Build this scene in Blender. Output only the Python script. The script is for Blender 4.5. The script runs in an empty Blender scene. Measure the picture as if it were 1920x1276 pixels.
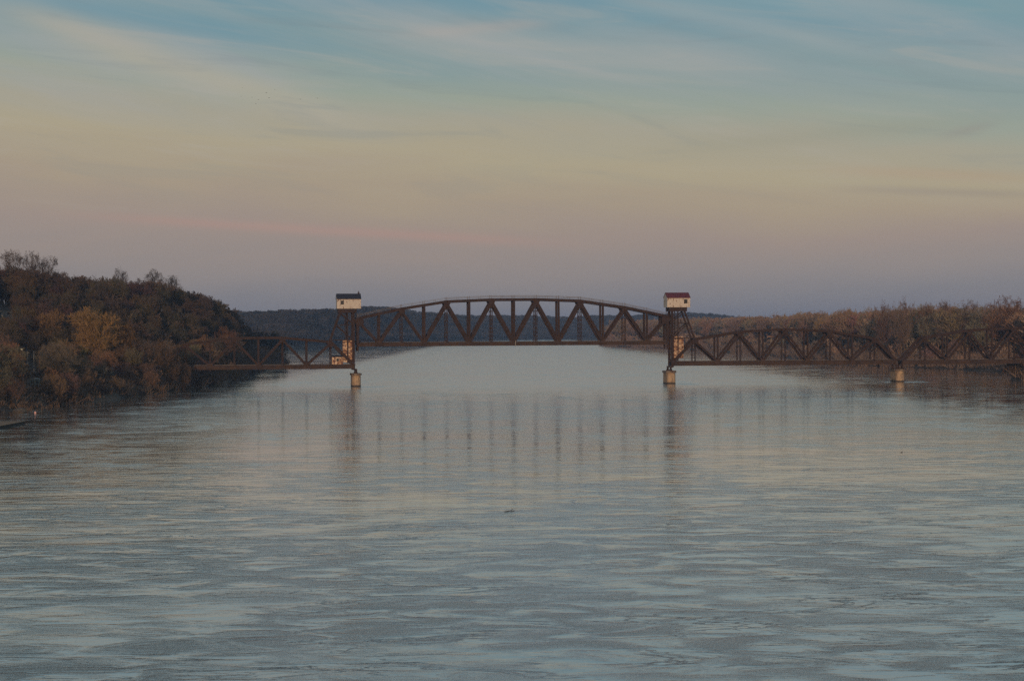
import bpy, math, random
import numpy as np
R = math.radians
sc = bpy.context.scene
COL = sc.collection
# ------------------------------------------------------------------ camera
FPX, HY, EYE, ROLL = 4130.0, 618.0, 21.9, R(.32)
cam_d = bpy.data.cameras.new('camera'); cam = bpy.data.objects.new('camera', cam_d); COL.objects.link(cam)
cam_d.sensor_width = 36; cam_d.lens = 36 * FPX / 1920; cam_d.clip_start = .5; cam_d.clip_end = 30000
cam.location = (0, 0, EYE)
from mathutils import Matrix, Vector
cam.matrix_world = Matrix.Translation((0, 0, EYE)) @ Matrix.Rotation(R(90) - math.atan(20 / FPX), 4, 'X') @ Matrix.Rotation(-ROLL, 4, 'Z')
sc.camera = cam
sc.view_settings.view_transform = 'Standard'; sc.view_settings.look = 'None'; sc.view_settings.exposure = 0; sc.view_settings.gamma = 1
# ------------------------------------------------------------------ sun
SUN_EL, SUN_AZ = R(5), R(184)          # compass azimuth: almost straight behind the camera, a little to the left
sund = bpy.data.lights.new('sun', 'SUN'); sund.energy = 2.0; sund.angle = R(.5); sund.color = (1, .64, .38)
sun = bpy.data.objects.new('sun', sund); COL.objects.link(sun)
sdir = Vector((-.055 * math.cos(SUN_EL), -math.cos(SUN_EL), math.sin(SUN_EL)))
sun.rotation_euler = sdir.to_track_quat('Z', 'Y').to_euler(); sun.location = (60, -80, 80)

# ------------------------------------------------------------------ node helpers
def lin(r, g, b):
    f = lambda c: (c / 255 / 12.92) if c / 255 <= .04045 else ((c / 255 + .055) / 1.055) ** 2.4
    return (f(r), f(g), f(b), 1)
class NT:
    def __init__(s, nt): s.nt = nt; s.n = nt.nodes; s.l = nt.links
    def new(s, t, **k):
        o = s.n.new(t)
        for a, v in k.items(): setattr(o, a, v)
        return o
    def put(s, sock, v):
        if hasattr(v, 'is_output') or hasattr(v, 'links'): s.l.new(v, sock)
        else: sock.default_value = v
    def m(s, op, a, b=0.0, c=0.0, clamp=False):
        o = s.new('ShaderNodeMath', operation=op, use_clamp=clamp)
        s.put(o.inputs[0], a); s.put(o.inputs[1], b)
        if op in ('MULTIPLY_ADD', 'SMOOTH_MIN'): s.put(o.inputs[2], c)
        return o.outputs[0]
    def mix(s, f, a, b, mode='MIX'):
        o = s.new('ShaderNodeMix', data_type='RGBA', blend_type=mode)
        s.put(o.inputs[0], f); s.put(o.inputs[6], a); s.put(o.inputs[7], b)
        return o.outputs[2]
    def ss(s, x, a, b):
        o = s.new('ShaderNodeMapRange', interpolation_type='SMOOTHSTEP')
        s.put(o.inputs[0], x); o.inputs[1].default_value = a; o.inputs[2].default_value = b
        return o.outputs[0]
    def vec(s, x, y, z):
        o = s.new('ShaderNodeCombineXYZ'); s.put(o.inputs[0], x); s.put(o.inputs[1], y); s.put(o.inputs[2], z)
        return o.outputs[0]
    def noise(s, v, scale, det=3, rough=.5, dist=0, dims='3D'):
        o = s.new('ShaderNodeTexNoise', noise_dimensions=dims)
        if v is not None: s.l.new(v, o.inputs['Vector'])
        o.inputs['Scale'].default_value = scale; o.inputs['Detail'].default_value = det
        o.inputs['Roughness'].default_value = rough; o.inputs['Distortion'].default_value = dist
        return o.outputs[0]
    def ramp(s, x, stops):
        o = s.new('ShaderNodeValToRGB'); s.put(o.inputs[0], x)
        e = o.color_ramp.elements
        while len(e) < len(stops): e.new(.5)
        for i, (p, c) in enumerate(stops): e[i].position = p; e[i].color = c
        return o.outputs[0]
# ------------------------------------------------------------------ world
W = bpy.data.worlds.new('World'); sc.world = W; W.use_nodes = True
t = NT(W.node_tree); t.n.clear()
tc = t.new('ShaderNodeTexCoord'); sp = t.new('ShaderNodeSeparateXYZ'); t.l.new(tc.outputs['Generated'], sp.inputs[0])
dx, dy, dz = sp.outputs
wob = t.m('SUBTRACT', t.noise(t.vec(t.m('MULTIPLY', dx, 5), t.m('MULTIPLY', dy, 1.5), t.m('MULTIPLY', dz, 26)), 1.0, 4, .55, .6), .5)
# bands run down to the right
e = t.m('MULTIPLY_ADD', dx, .06, dz)
above = t.ss(dz, .02, .09)
e = t.m('MULTIPLY_ADD', t.m('MULTIPLY', dx, -.015), above, dz)
e = t.m('MULTIPLY_ADD', dx, .055, e) if False else t.m('MULTIPLY_ADD', t.m('MULTIPLY', dx, .075), above, dz)
e = t.m('MULTIPLY_ADD', wob, .034, e)
SK = 4.0
stops = [(0.0, (122, 122, 134)), (.016, (132, 130, 136)), (.030, (145, 137, 137)), (.046, (156, 141, 135)), (.060, (165, 150, 133)),
         (.076, (171, 160, 137)), (.092, (164, 159, 143)), (.105, (150, 159, 148)), (.120, (134, 153, 154)), (.145, (120, 149, 160)),
         (.19, (134, 163, 171)), (.25, (132, 164, 177))]
base = t.ramp(t.m('MULTIPLY', e, SK, clamp=True), [(p * SK, lin(*c)) for p, c in stops])
# cirrus
def streak(x0, z0, slope, w, xa, xb, soft):
    line = t.m('MULTIPLY_ADD', t.m('SUBTRACT', dx, x0), slope, z0)
    line = t.m('MULTIPLY_ADD', wob, w * 1.6, line)
    d = t.m('DIVIDE', t.m('SUBTRACT', dz, line), w)
    g = t.m('POWER', 2.718, t.m('MULTIPLY', t.m('MULTIPLY', d, d), -1.0))
    return t.m('MULTIPLY', g, t.m('MULTIPLY', t.ss(dx, xa, xa + soft), t.ss(dx, xb, xb - soft)))
cl = t.noise(t.vec(t.m('MULTIPLY', dx, 3.2), t.m('MULTIPLY', dy, 1.0), t.m('MULTIPLY', t.m('MULTIPLY_ADD', dx, .28, dz), 22)), 1.0, 5, .56, .9)
clm = t.m('MULTIPLY', t.ss(cl, .42, .68), t.ss(dz, .075, .125))
base = t.mix(t.m('MULTIPLY', clm, .70), base, lin(157, 162, 165))
blu = t.m('MULTIPLY', t.ss(cl, .50, .34), t.ss(dz, .105, .15))
base = t.mix(t.m('MULTIPLY', blu, .65), base, lin(103, 143, 160))
base = t.mix(t.m('MULTIPLY', streak(-.18, .141, -.16, .0060, -.27, -.06, .08), .75), base, lin(108, 145, 160))
base = t.mix(t.m('MULTIPLY', streak(.0, .150, -.03, .0060, -.10, .08, .05), .6), base, lin(100, 142, 160))
base = t.mix(t.m('MULTIPLY', streak(-.16, .121, -.32, .0070, -.24, -.05, .05), .60), base, lin(176, 168, 152))
base = t.mix(t.m('MULTIPLY', streak(-.03, .134, .08, .003, -.06, .03, .03), .4), base, lin(178, 163, 155))
base = t.mix(t.m('MULTIPLY', streak(-.17, .0505, -.062, .0023, -.22, .05, .09), .42), base, lin(178, 141, 133))
fine = t.noise(t.vec(t.m('MULTIPLY', dx, 9), t.m('MULTIPLY', dy, 2.0), t.m('MULTIPLY', t.m('MULTIPLY_ADD', dx, .12, dz), 75)), 1.0, 5, .6, 1.2)
base = t.mix(t.m('MULTIPLY', t.m('MULTIPLY', t.ss(fine, .50, .72), t.ss(dz, .03, .11)), .30), base, lin(174, 168, 160))
base = t.mix(t.m('MULTIPLY', t.m('MULTIPLY', t.ss(fine, .48, .28), t.ss(dz, .03, .11)), .26), base, lin(118, 132, 140))
base = t.mix(t.m('MULTIPLY', streak(.02, .126, -.10, .0075, -.09, .14, .07), .45), base, lin(168, 166, 162))
base = t.mix(t.m('MULTIPLY', streak(.10, .137, -.22, .0040, .02, .18, .05), .4), base, lin(160, 166, 166))
base = t.mix(t.m('MULTIPLY', streak(.22, .140, -.12, .0110, .13, .30, .06), .55), base, lin(106, 147, 158))
base = t.mix(t.m('MULTIPLY', streak(.18, .090, .08, .0045, .04, .25, .08), .22), base, lin(141, 142, 126))
base = t.mix(t.m('MULTIPLY', streak(.20, .0865, .22, .0024, .185, .22, .018), .25), base, lin(138, 124, 124))
base = t.mix(t.m('MULTIPLY', streak(.20, .0665, -.07, .0030, .12, .26, .06), .40), base, lin(176, 150, 124))
base = t.mix(t.m('MULTIPLY', streak(.19, .060, -.05, .0020, .13, .26, .05), .35), base, lin(141, 131, 128))
# rest of the dome: deeper blue overhead, warm glow at the sunken sun behind the camera
zen = t.ss(dz, .35, .95)
base = t.mix(zen, base, lin(98, 114, 136))
dot = t.m('ADD', t.m('MULTIPLY', dx, -.16), t.m('MULTIPLY', dy, -.987))
glow = t.m('MULTIPLY', t.m('POWER', t.m('MAXIMUM', dot, 0.0), 4.0), t.ss(dz, .75, 0.0))
base = t.mix(glow, base, lin(222, 176, 128))
ny = t.new('ShaderNodeTexSky', sky_type='NISHITA'); ny.sun_disc = False; ny.sun_elevation = SUN_EL; ny.sun_rotation = SUN_AZ
bg = t.new('ShaderNodeBackground'); t.l.new(base, bg.inputs[0]); bg.inputs[1].default_value = .95
bg2 = t.new('ShaderNodeBackground'); t.l.new(ny.outputs[0], bg2.inputs[0]); bg2.inputs[1].default_value = .05
ad = t.new('ShaderNodeAddShader'); t.l.new(bg.outputs[0], ad.inputs[0]); t.l.new(bg2.outputs[0], ad.inputs[1])
mixs = t.new('ShaderNodeMixShader'); mixs.inputs[0].default_value = .12
t.l.new(bg.outputs[0], mixs.inputs[1]); t.l.new(ad.outputs[0], mixs.inputs[2])
wo = t.new('ShaderNodeOutputWorld'); t.l.new(mixs.outputs[0], wo.inputs[0])

# ------------------------------------------------------------------ materials
def mat(name, build):
    m = bpy.data.materials.new(name); m.use_nodes = True
    q = NT(m.node_tree); b = q.n['Principled BSDF']; build(q, b); return m
def simple(name, c, rough=.8, metal=0, c2=None, scale=1.0, det=4, lo=.4, hi=.65, bump=0):
    def f(q, b):
        b.inputs['Roughness'].default_value = rough; b.inputs['Metallic'].default_value = metal
        b.inputs['Specular IOR Level'].default_value = .25
        if c2 is None: b.inputs['Base Color'].default_value = (*c, 1)
        else:
            g = q.new('ShaderNodeNewGeometry').outputs['Position']
            n = q.noise(g, scale, det, .6)
            q.l.new(q.mix(q.ss(n, lo, hi), (*c, 1), (*c2, 1)), b.inputs['Base Color'])
            if bump:
                bp = q.new('ShaderNodeBump'); bp.inputs['Strength'].default_value = bump; bp.inputs['Distance'].default_value = .1
                q.l.new(n, bp.inputs['Height']); q.l.new(bp.outputs[0], b.inputs['Normal'])
    return mat(name, f)
M_STEEL = simple('rusty_steel', (.036, .0195, .0145), .75, 0, (.024, .0145, .0125), .5)
M_STEEL2 = simple('rusty_chord_steel', (.052, .031, .021), .75, 0, (.030, .019, .016), .35)
M_GREY = simple('weathered_rail_steel', (.12, .11, .11), .6)
M_TIMBER = simple('dark_tie_timber', (.04, .03, .025), .9, 0, (.08, .06, .05), .8)
def f_conc(q, b):
    g = q.new('ShaderNodeNewGeometry').outputs['Position']; s3 = q.new('ShaderNodeSeparateXYZ'); q.l.new(g, s3.inputs[0])
    n = q.noise(g, .5, 5, .6); c = q.mix(q.ss(n, .42, .66), (.40, .29, .185, 1), (.24, .17, .11, 1))
    st = q.noise(q.vec(q.m('MULTIPLY', s3.outputs[0], 1.6), q.m('MULTIPLY', s3.outputs[1], 1.6), q.m('MULTIPLY', s3.outputs[2], .12)), 1.0, 3, .6)
    c = q.mix(q.m('MULTIPLY', q.ss(st, .52, .68), .8), c, (.10, .075, .055, 1))
    c = q.mix(q.ss(q.m('MULTIPLY_ADD', n, -.8, s3.outputs[2]), .45, .0), c, (.05, .042, .035, 1))
    q.l.new(c, b.inputs['Base Color']); b.inputs['Roughness'].default_value = .9
M_CONC = mat('stained_concrete', f_conc)
M_CAP = simple('dark_stained_concrete', (.20, .16, .12), .9, 0, (.09, .06, .05), .9)
M_GLASS = simple('dark_opening', (.02, .02, .022), .5)
M_NAVY = simple('dark_slate_roof', (.030, .030, .045), .7, 0, (.022, .022, .03), 2)
M_RED = simple('maroon_metal_roof', (.13, .03, .04), .65, 0, (.09, .025, .03), .7)
M_SAND = simple('pale_stone', (.10, .09, .075), .95, 0, (.06, .05, .045), 1)
M_WHITEP = simple('faded_white_paint', (.26, .26, .25), .8, 0, (.18, .18, .17), 1.2)
M_GREENP = simple('pale_green_siding', (.16, .19, .18), .8, 0, (.12, .14, .13), 1.2)
M_BARK = simple('bark', (.075, .058, .045), .95)
M_PALEB = simple('pale_bark', (.45, .42, .34), .9)
M_BIRD = simple('bird_dark', (.05, .045, .04), .9)
M_REDP = simple('red_paint', (.25, .04, .03), .6)
def f_house(q, b):
    g = q.new('ShaderNodeTexCoord').outputs['Object']
    s3 = q.new('ShaderNodeSeparateXYZ'); q.l.new(g, s3.inputs[0])
    n = q.noise(q.vec(q.m('MULTIPLY', s3.outputs[0], 1.4), s3.outputs[1], q.m('MULTIPLY', s3.outputs[2], .7)), 1.5, 6, .68)
    st = q.noise(q.vec(q.m('MULTIPLY', s3.outputs[0], 5), s3.outputs[1], q.m('MULTIPLY', s3.outputs[2], .35)), 1.0, 3, .6)
    c = q.mix(q.ss(st, .50, .8), (.50, .46, .41, 1), (.36, .30, .25, 1))
    c = q.mix(q.ss(n, .56, .62), c, (.15, .075, .045, 1))
    q.l.new(c, b.inputs['Base Color']); b.inputs['Roughness'].default_value = .8
M_HOUSE = mat('peeling_white_siding', f_house)
def f_cw(q, b):
    g = q.new('ShaderNodeTexCoord').outputs['Object']
    s3 = q.new('ShaderNodeSeparateXYZ'); q.l.new(g, s3.inputs[0])
    n = q.noise(q.vec(q.m('MULTIPLY', s3.outputs[0], 1.3), s3.outputs[1], s3.outputs[2]), 1.1, 6, .7)
    c = q.mix(q.ss(q.noise(g, .45, 3), .4, .6), (.60, .48, .36, 1), (.42, .26, .15, 1))
    c = q.mix(q.ss(n, .47, .54), c, (.13, .055, .035, 1))
    q.l.new(c, b.inputs['Base Color']); b.inputs['Roughness'].default_value = .85
M_CW = mat('peeling_rusty_paint', f_cw)
def f_twig(q, b):
    oi = q.new('ShaderNodeObjectInfo')
    q.l.new(oi.outputs['Color'], b.inputs['Base Color']); b.inputs['Roughness'].default_value = .9; b.inputs['Specular IOR Level'].default_value = .1
M_TWIG = mat('twigs', f_twig)
def f_wood(q, b):
    at = q.new('ShaderNodeAttribute', attribute_name='tint')
    q.l.new(at.outputs['Color'], b.inputs['Base Color']); b.inputs['Roughness'].default_value = .9; b.inputs['Specular IOR Level'].default_value = .1
M_WOODS = mat('mixed_twigs', f_wood)
M_GROUND = simple('leaf_litter', (.095, .070, .050), .95, 0, (.060, .046, .036), .05, 6)
BR0 = R(8)
def f_water(q, b):
    g = q.new('ShaderNodeNewGeometry').outputs['Position']
    s3 = q.new('ShaderNodeSeparateXYZ'); q.l.new(g, s3.inputs[0]); X, Y = s3.outputs[0], s3.outputs[1]
    def p(sx, sy): return q.vec(q.m('MULTIPLY', X, sx), q.m('MULTIPLY', Y, sy), 0.0)
    b.inputs['Base Color'].default_value = (.060, .105, .105, 1); b.inputs['IOR'].default_value = 1.6
    b.inputs['Specular IOR Level'].default_value = .5
    # calm boils and ruffled patches drifting with the current
    patch = q.noise(p(.030, .026), 1.0, 4, .56, .6, '2D')
    calm = q.ss(patch, .34, .68)
    mid = q.noise(p(.15, .22), 1.0, 4, .58, .6, '2D')
    ruf = q.m('MULTIPLY', q.ss(mid, .36, .80), q.m('MULTIPLY_ADD', q.ss(Y, 250, 140), .25, q.m('MULTIPLY_ADD', calm, 1.15, .10)))
    seam = q.m('ABSOLUTE', q.m('SUBTRACT', q.noise(p(.055, .13), 1.0, 5, .6, 1.1, '2D'), .5))
    seam2 = q.m('ABSOLUTE', q.m('SUBTRACT', q.noise(p(.16, .34), 1.0, 4, .6, .9, '2D'), .47))
    seam = q.m('MULTIPLY', q.m('MAXIMUM', q.ss(seam, .028, .0), q.m('MULTIPLY', q.ss(seam2, .030, .0), .35)), q.ss(q.noise(p(.05, .09), 1.0, 3, .6, .5, '2D'), .45, .62))
    ruf = q.m('MAXIMUM', ruf, q.m('MULTIPLY', seam, .6))
    pm = q.m('MULTIPLY', X, 0.0)
    for pc in (-61.6, 63.9, 158.4):          # disturbed water round the piers
        bx, by = pc * math.cos(BR0) + 2, 870 + pc * math.sin(BR0) - 4
        ax = q.m('DIVIDE', q.m('SUBTRACT', X, bx), 13.0); ay = q.m('DIVIDE', q.m('SUBTRACT', Y, by), 16.0)
        dd = q.m('SQRT', q.m('ADD', q.m('MULTIPLY', ax, ax), q.m('MULTIPLY', ay, ay)))
        pm = q.m('MAXIMUM', pm, q.ss(dd, 1.0, .45))
        ruf = q.m('MAXIMUM', ruf, q.m('MULTIPLY', q.ss(dd, 1.0, .45), q.m('MULTIPLY_ADD', q.ss(mid, .42, .6), 1.2, .15)))
    big = q.noise(p(.045, .060), 1.0, 2, .5, .5, '2D')
    m1 = q.noise(p(.10, .26), 1.0, 3, .6, .5, '2D')
    w1 = q.noise(p(.38, 1.0), 1.0, 4, .6, .3, '2D')
    w2 = q.noise(p(1.5, 3.4), 1.0, 4, .62, .2, '2D')
    h = q.m('MULTIPLY', big, .16)
    h = q.m('MULTIPLY_ADD', m1, .085, h)
    h = q.m('MULTIPLY_ADD', w1, q.m('MULTIPLY_ADD', ruf, .105, .012), h)
    h = q.m('MULTIPLY_ADD', w2, q.m('MULTIPLY_ADD', ruf, .070, .005), h)
    w3 = q.noise(p(4.5, 9.5), 1.0, 3, .6, 0, '2D')
    h = q.m('MULTIPLY_ADD', w3, q.m('MULTIPLY', q.ss(Y, 420, 130), q.m('MULTIPLY_ADD', ruf, .030, .004)), h)
    # the current smooths out upstream of the bridge bend
    h = q.m('MULTIPLY', h, q.m('MULTIPLY_ADD', pm, .55, q.m('MULTIPLY_ADD', q.ss(Y, 440, 140), .74, .27)))
    bp = q.new('ShaderNodeBump'); bp.inputs['Strength'].default_value = 1; bp.inputs['Distance'].default_value = 1
    b.inputs['Coat Weight'].default_value = 1; b.inputs['Coat IOR'].default_value = 1.45; b.inputs['Coat Roughness'].default_value = .035; q.l.new(bp.outputs[0], b.inputs['Coat Normal'])
    q.l.new(h, bp.inputs['Height']); q.l.new(bp.outputs[0], b.inputs['Normal'])
    b.distribution = 'MULTI_GGX'
    slack = q.m('MAXIMUM', q.ss(X, 105, 150), q.ss(X, -92, -122))   # slack water along both banks
    ro = q.m('MULTIPLY_ADD', q.m('MULTIPLY', q.ss(Y, 200, 650), q.m('MULTIPLY_ADD', slack, -.85, 1.0)), .13, q.m('MULTIPLY_ADD', ruf, .13, .03)); q.l.new(ro, b.inputs['Roughness']); q.l.new(q.m('MULTIPLY', ro, .85), b.inputs['Coat Roughness'])
M_WATER = mat('river_water', f_water)

# ------------------------------------------------------------------ object helpers
def setp(o, label=None, cat=None, group=None, kind=None):
    if label: o['label'] = label
    if cat: o['category'] = cat
    if group: o['group'] = group
    if kind: o['kind'] = kind
    return o
def empty(name, loc=(0, 0, 0), rz=0, parent=None):
    o = bpy.data.objects.new(name, None); o.empty_display_size = .1; COL.objects.link(o); o.location = loc; o.rotation_euler = (0, 0, rz); o.parent = parent
    return o
def fastmesh(name, V, T):
    me = bpy.data.meshes.new(name); V = np.asarray(V, np.float32); T = np.asarray(T, np.int32); k = T.shape[1]
    me.vertices.add(len(V)); me.vertices.foreach_set('co', V.ravel())
    me.loops.add(T.size); me.loops.foreach_set('vertex_index', T.ravel())
    me.polygons.add(len(T)); me.polygons.foreach_set('loop_start', np.arange(len(T), dtype=np.int32) * k)
    me.update(calc_edges=True); return me
class MB:
    def __init__(s): s.v = []; s.f = []
    def add(s, vs, fs):
        n = len(s.v); s.v += [tuple(v) for v in vs]; s.f += [tuple(i + n for i in f) for f in fs]
    def box(s, x0, x1, y0, y1, z0, z1):
        s.add([(x0, y0, z0), (x1, y0, z0), (x1, y1, z0), (x0, y1, z0), (x0, y0, z1), (x1, y0, z1), (x1, y1, z1), (x0, y1, z1)],
              [(0, 3, 2, 1), (4, 5, 6, 7), (0, 1, 5, 4), (1, 2, 6, 5), (2, 3, 7, 6), (3, 0, 4, 7)])
    def bar(s, a, b, w, d):                 # w in the truss plane (x-z), d across (y)
        a = Vector(a); b = Vector(b); u = (b - a).normalized()
        ny_ = Vector((0, 1, 0))
        if abs(u.dot(ny_)) > .9: ny_ = Vector((1, 0, 0))
        p = u.cross(ny_).normalized(); q_ = u.cross(p).normalized()
        vs = [a + p * (i * w / 2) + q_ * (j * d / 2) for i, j in ((-1, -1), (1, -1), (1, 1), (-1, 1))] + [b + p * (i * w / 2) + q_ * (j * d / 2) for i, j in ((-1, -1), (1, -1), (1, 1), (-1, 1))]
        s.add(vs, [(0, 3, 2, 1), (4, 5, 6, 7), (0, 1, 5, 4), (1, 2, 6, 5), (2, 3, 7, 6), (3, 0, 4, 7)])
    def laced(s, a, b, w, d):               # two channels with batten plates between them
        a = Vector(a); b = Vector(b); u = (b - a).normalized(); L = (b - a).length
        p = u.cross(Vector((0, 1, 0))).normalized()
        for k in (-1, 1): s.bar(a + p * k * w * .36, b + p * k * w * .36, w * .28, d)
        n = max(2, int(L / 1.5))
        for i in range(n):
            c = a + u * (L * (i + .5) / n); s.bar(c - p * w * .22, c + p * w * .22, .35, d * .9)
    def cyl(s, c, r0, r1, z0, z1, n=12, sx=1, sy=1):
        vs = [(c[0] + r0 * sx * math.cos(2 * math.pi * i / n), c[1] + r0 * sy * math.sin(2 * math.pi * i / n), z0) for i in range(n)]
        vs += [(c[0] + r1 * sx * math.cos(2 * math.pi * i / n), c[1] + r1 * sy * math.sin(2 * math.pi * i / n), z1) for i in range(n)]
        s.add(vs, [tuple(range(n))[::-1], tuple(range(n, 2 * n))] + [(i, (i + 1) % n, n + (i + 1) % n, n + i) for i in range(n)])
    def build(s, name, m, parent=None):
        me = bpy.data.meshes.new(name); me.from_pydata(s.v, [], s.f); me.update(); me.materials.append(m)
        o = bpy.data.objects.new(name, me); COL.objects.link(o); o.parent = parent; return o

# ------------------------------------------------------------------ terrain
def ip(x, xs, ys): return np.interp(x, xs, ys)
def ss(x, a, b):
    t_ = np.clip((x - a) / (b - a), 0, 1); return t_ * t_ * (3 - 2 * t_)
XL = lambda D: ip(D, [0, 450, 560, 600, 735, 820, 870, 950, 1100, 1300, 1450, 1560, 1900, 2300, 2900, 3100], [-190, -152, -142, -139, -130, -124, -121, -123, -130, -142, -146, -178, -215, -245, -281, -290])
XR = lambda D: ip(D, [0, 500, 850, 912, 1000, 1074, 1178, 1281, 1824, 2108, 2541, 2917, 3000, 3300, 4000], [320, 260, 216, 205, 232, 246, 226, 199, 207, 199, 178, 109, 150, 420, 1100])
YF = lambda x: ip(x, [-1200, -281, -215, -110, 0, 180, 600, 3000], [2500, 2900, 3400, 4150, 4700, 5000, 5300, 6200])
LPX = [-900, -200, 0, 50, 110, 160, 225, 250, 290, 330, 380, 420, 450, 470]
LTOP = [470, 492, 504, 506, 514, 520, 524, 531, 530, 536, 553, 571, 590, 610]   # line of the tree tops, without the tall ones
def crest(r):
    px = 960 + r * FPX
    Dc = ip(r, [-.6, -.2324, -.17, -.14, -.118], [700, 940, 1060, 1150, 1230])
    y = ip(px, LPX, LTOP) + (px - 960) * .0056
    return Dc, EYE + (HY - y) / FPX * Dc - 15
def coast_noise(a, b, s): return np.sin(a / 37. + s) * .6 + np.sin(a / 13.7 + b / 50. + 2 * s) * .4
def height(x, D):
    x = np.asarray(x, float); D = np.asarray(D, float)
    r = x / np.maximum(D, 1)
    eL = XL(D) - x + 3 * coast_noise(D, x, 1)
    eR = x - XR(D) + 4 * coast_noise(D, x, 2)
    eF = np.where(D > 2600, D - YF(x) + 15 * coast_noise(x, D, 3), -200.)
    h = np.full(x.shape, -3.0)
    # left
    rb = np.clip(r, -.7, -.113)
    Dc, Hc = crest(rb)
    Db = ip(rb, [-.6, -.2324, -.1768, -.14, -.121, -.113], [300, 597, 735, 870, 1100, 1280])
    Df = Db + (Dc - Db) * .30
    hill = 3.5 + (Hc - 3.5) * ss(D, Df, Dc)
    hill = 3.5 + (hill - 3.5) * (1 - ss(D, 1330, 1480) * ss(r, -.6, -.16))
    hill = hill + 1.2 * coast_noise(x * 1.3, D, 5) * ss(D, Df, Dc)
    hl = np.minimum(hill, -1.5 + .55 * np.maximum(eL, 0) ** 1.0 + .02 * np.maximum(eL, 0) ** 2)
    hl = np.where(D > 1500, np.minimum(4 + .0 * D, -1.5 + .55 * eL), hl)
    h = np.where(eL > 0, np.maximum(hl, -1.5), h)
    hr = np.minimum(3.2 + .6 * coast_noise(x, D, 4), -1.5 + .5 * eR)
    h = np.where(eR > 0, np.maximum(h, hr), h)
    px = 960 + r * FPX
    yt = ip(px, [200, 470, 560, 640, 683, 725, 755, 800, 860, 920, 1000, 1060, 1100, 1200, 1290, 1340, 1380, 1420, 2500], [575, 588, 584, 583, 577.5, 578, 583, 588, 593.5, 594, 593.5, 596.5, 594, 592, 588, 590, 595, 601, 604]) + (px - 960) * .0056
    Hf = EYE + (HY - yt) / FPX * (YF(x) + 260) - 11.5
    hf = np.minimum(3 + (Hf - 3) * ss(eF, 30, 260), -1.5 + .4 * eF)
    h = np.where(eF > 0, np.maximum(h, hf), h)
    return h
tr = np.concatenate([np.linspace(-1.4, -.30, 12), np.linspace(-.28, .28, 225), np.linspace(.30, 1.4, 12)])
Dr = np.concatenate([np.linspace(60, 440, 8), np.geomspace(450, 9000, 330)])
RR, DD = np.meshgrid(tr, Dr); XX = RR * DD; ZZ = height(XX, DD)
V = np.stack([XX, DD, ZZ], -1).reshape(-1, 3); nx = len(tr); ii = np.arange((len(Dr) - 1) * nx).reshape(-1, nx)[:, :-1].ravel()
me = fastmesh('ground', V, np.stack([ii, ii + 1, ii + nx + 1, ii + nx], 1)); me.materials.append(M_GROUND)
me.polygons.foreach_set('use_smooth', np.ones(len(me.polygons), bool))
g = bpy.data.objects.new('ground', me); COL.objects.link(g); setp(g, kind='structure')
wb = MB(); wb.add([(-9000, -900, 0), (9000, -900, 0), (9000, 9000, 0), (-9000, 9000, 0)], [(0, 1, 2, 3)])
setp(wb.build('water', M_WATER), kind='structure')

def topix(x, D, z):
    X = x / D * FPX; Y = -(z - EYE) / D * FPX + HY - 638
    c, s_ = math.cos(ROLL), math.sin(ROLL)
    return 960 + X * c + Y * s_, 638 - X * s_ + Y * c
def zof(px, py, D):                       # height seen at pixel row py at distance D
    return EYE + (HY - (py + (px - 960) * .0056)) / FPX * D
def xof(px, py, D): return (px - 960 - (py - 638) * .0056) / FPX * D

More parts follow.
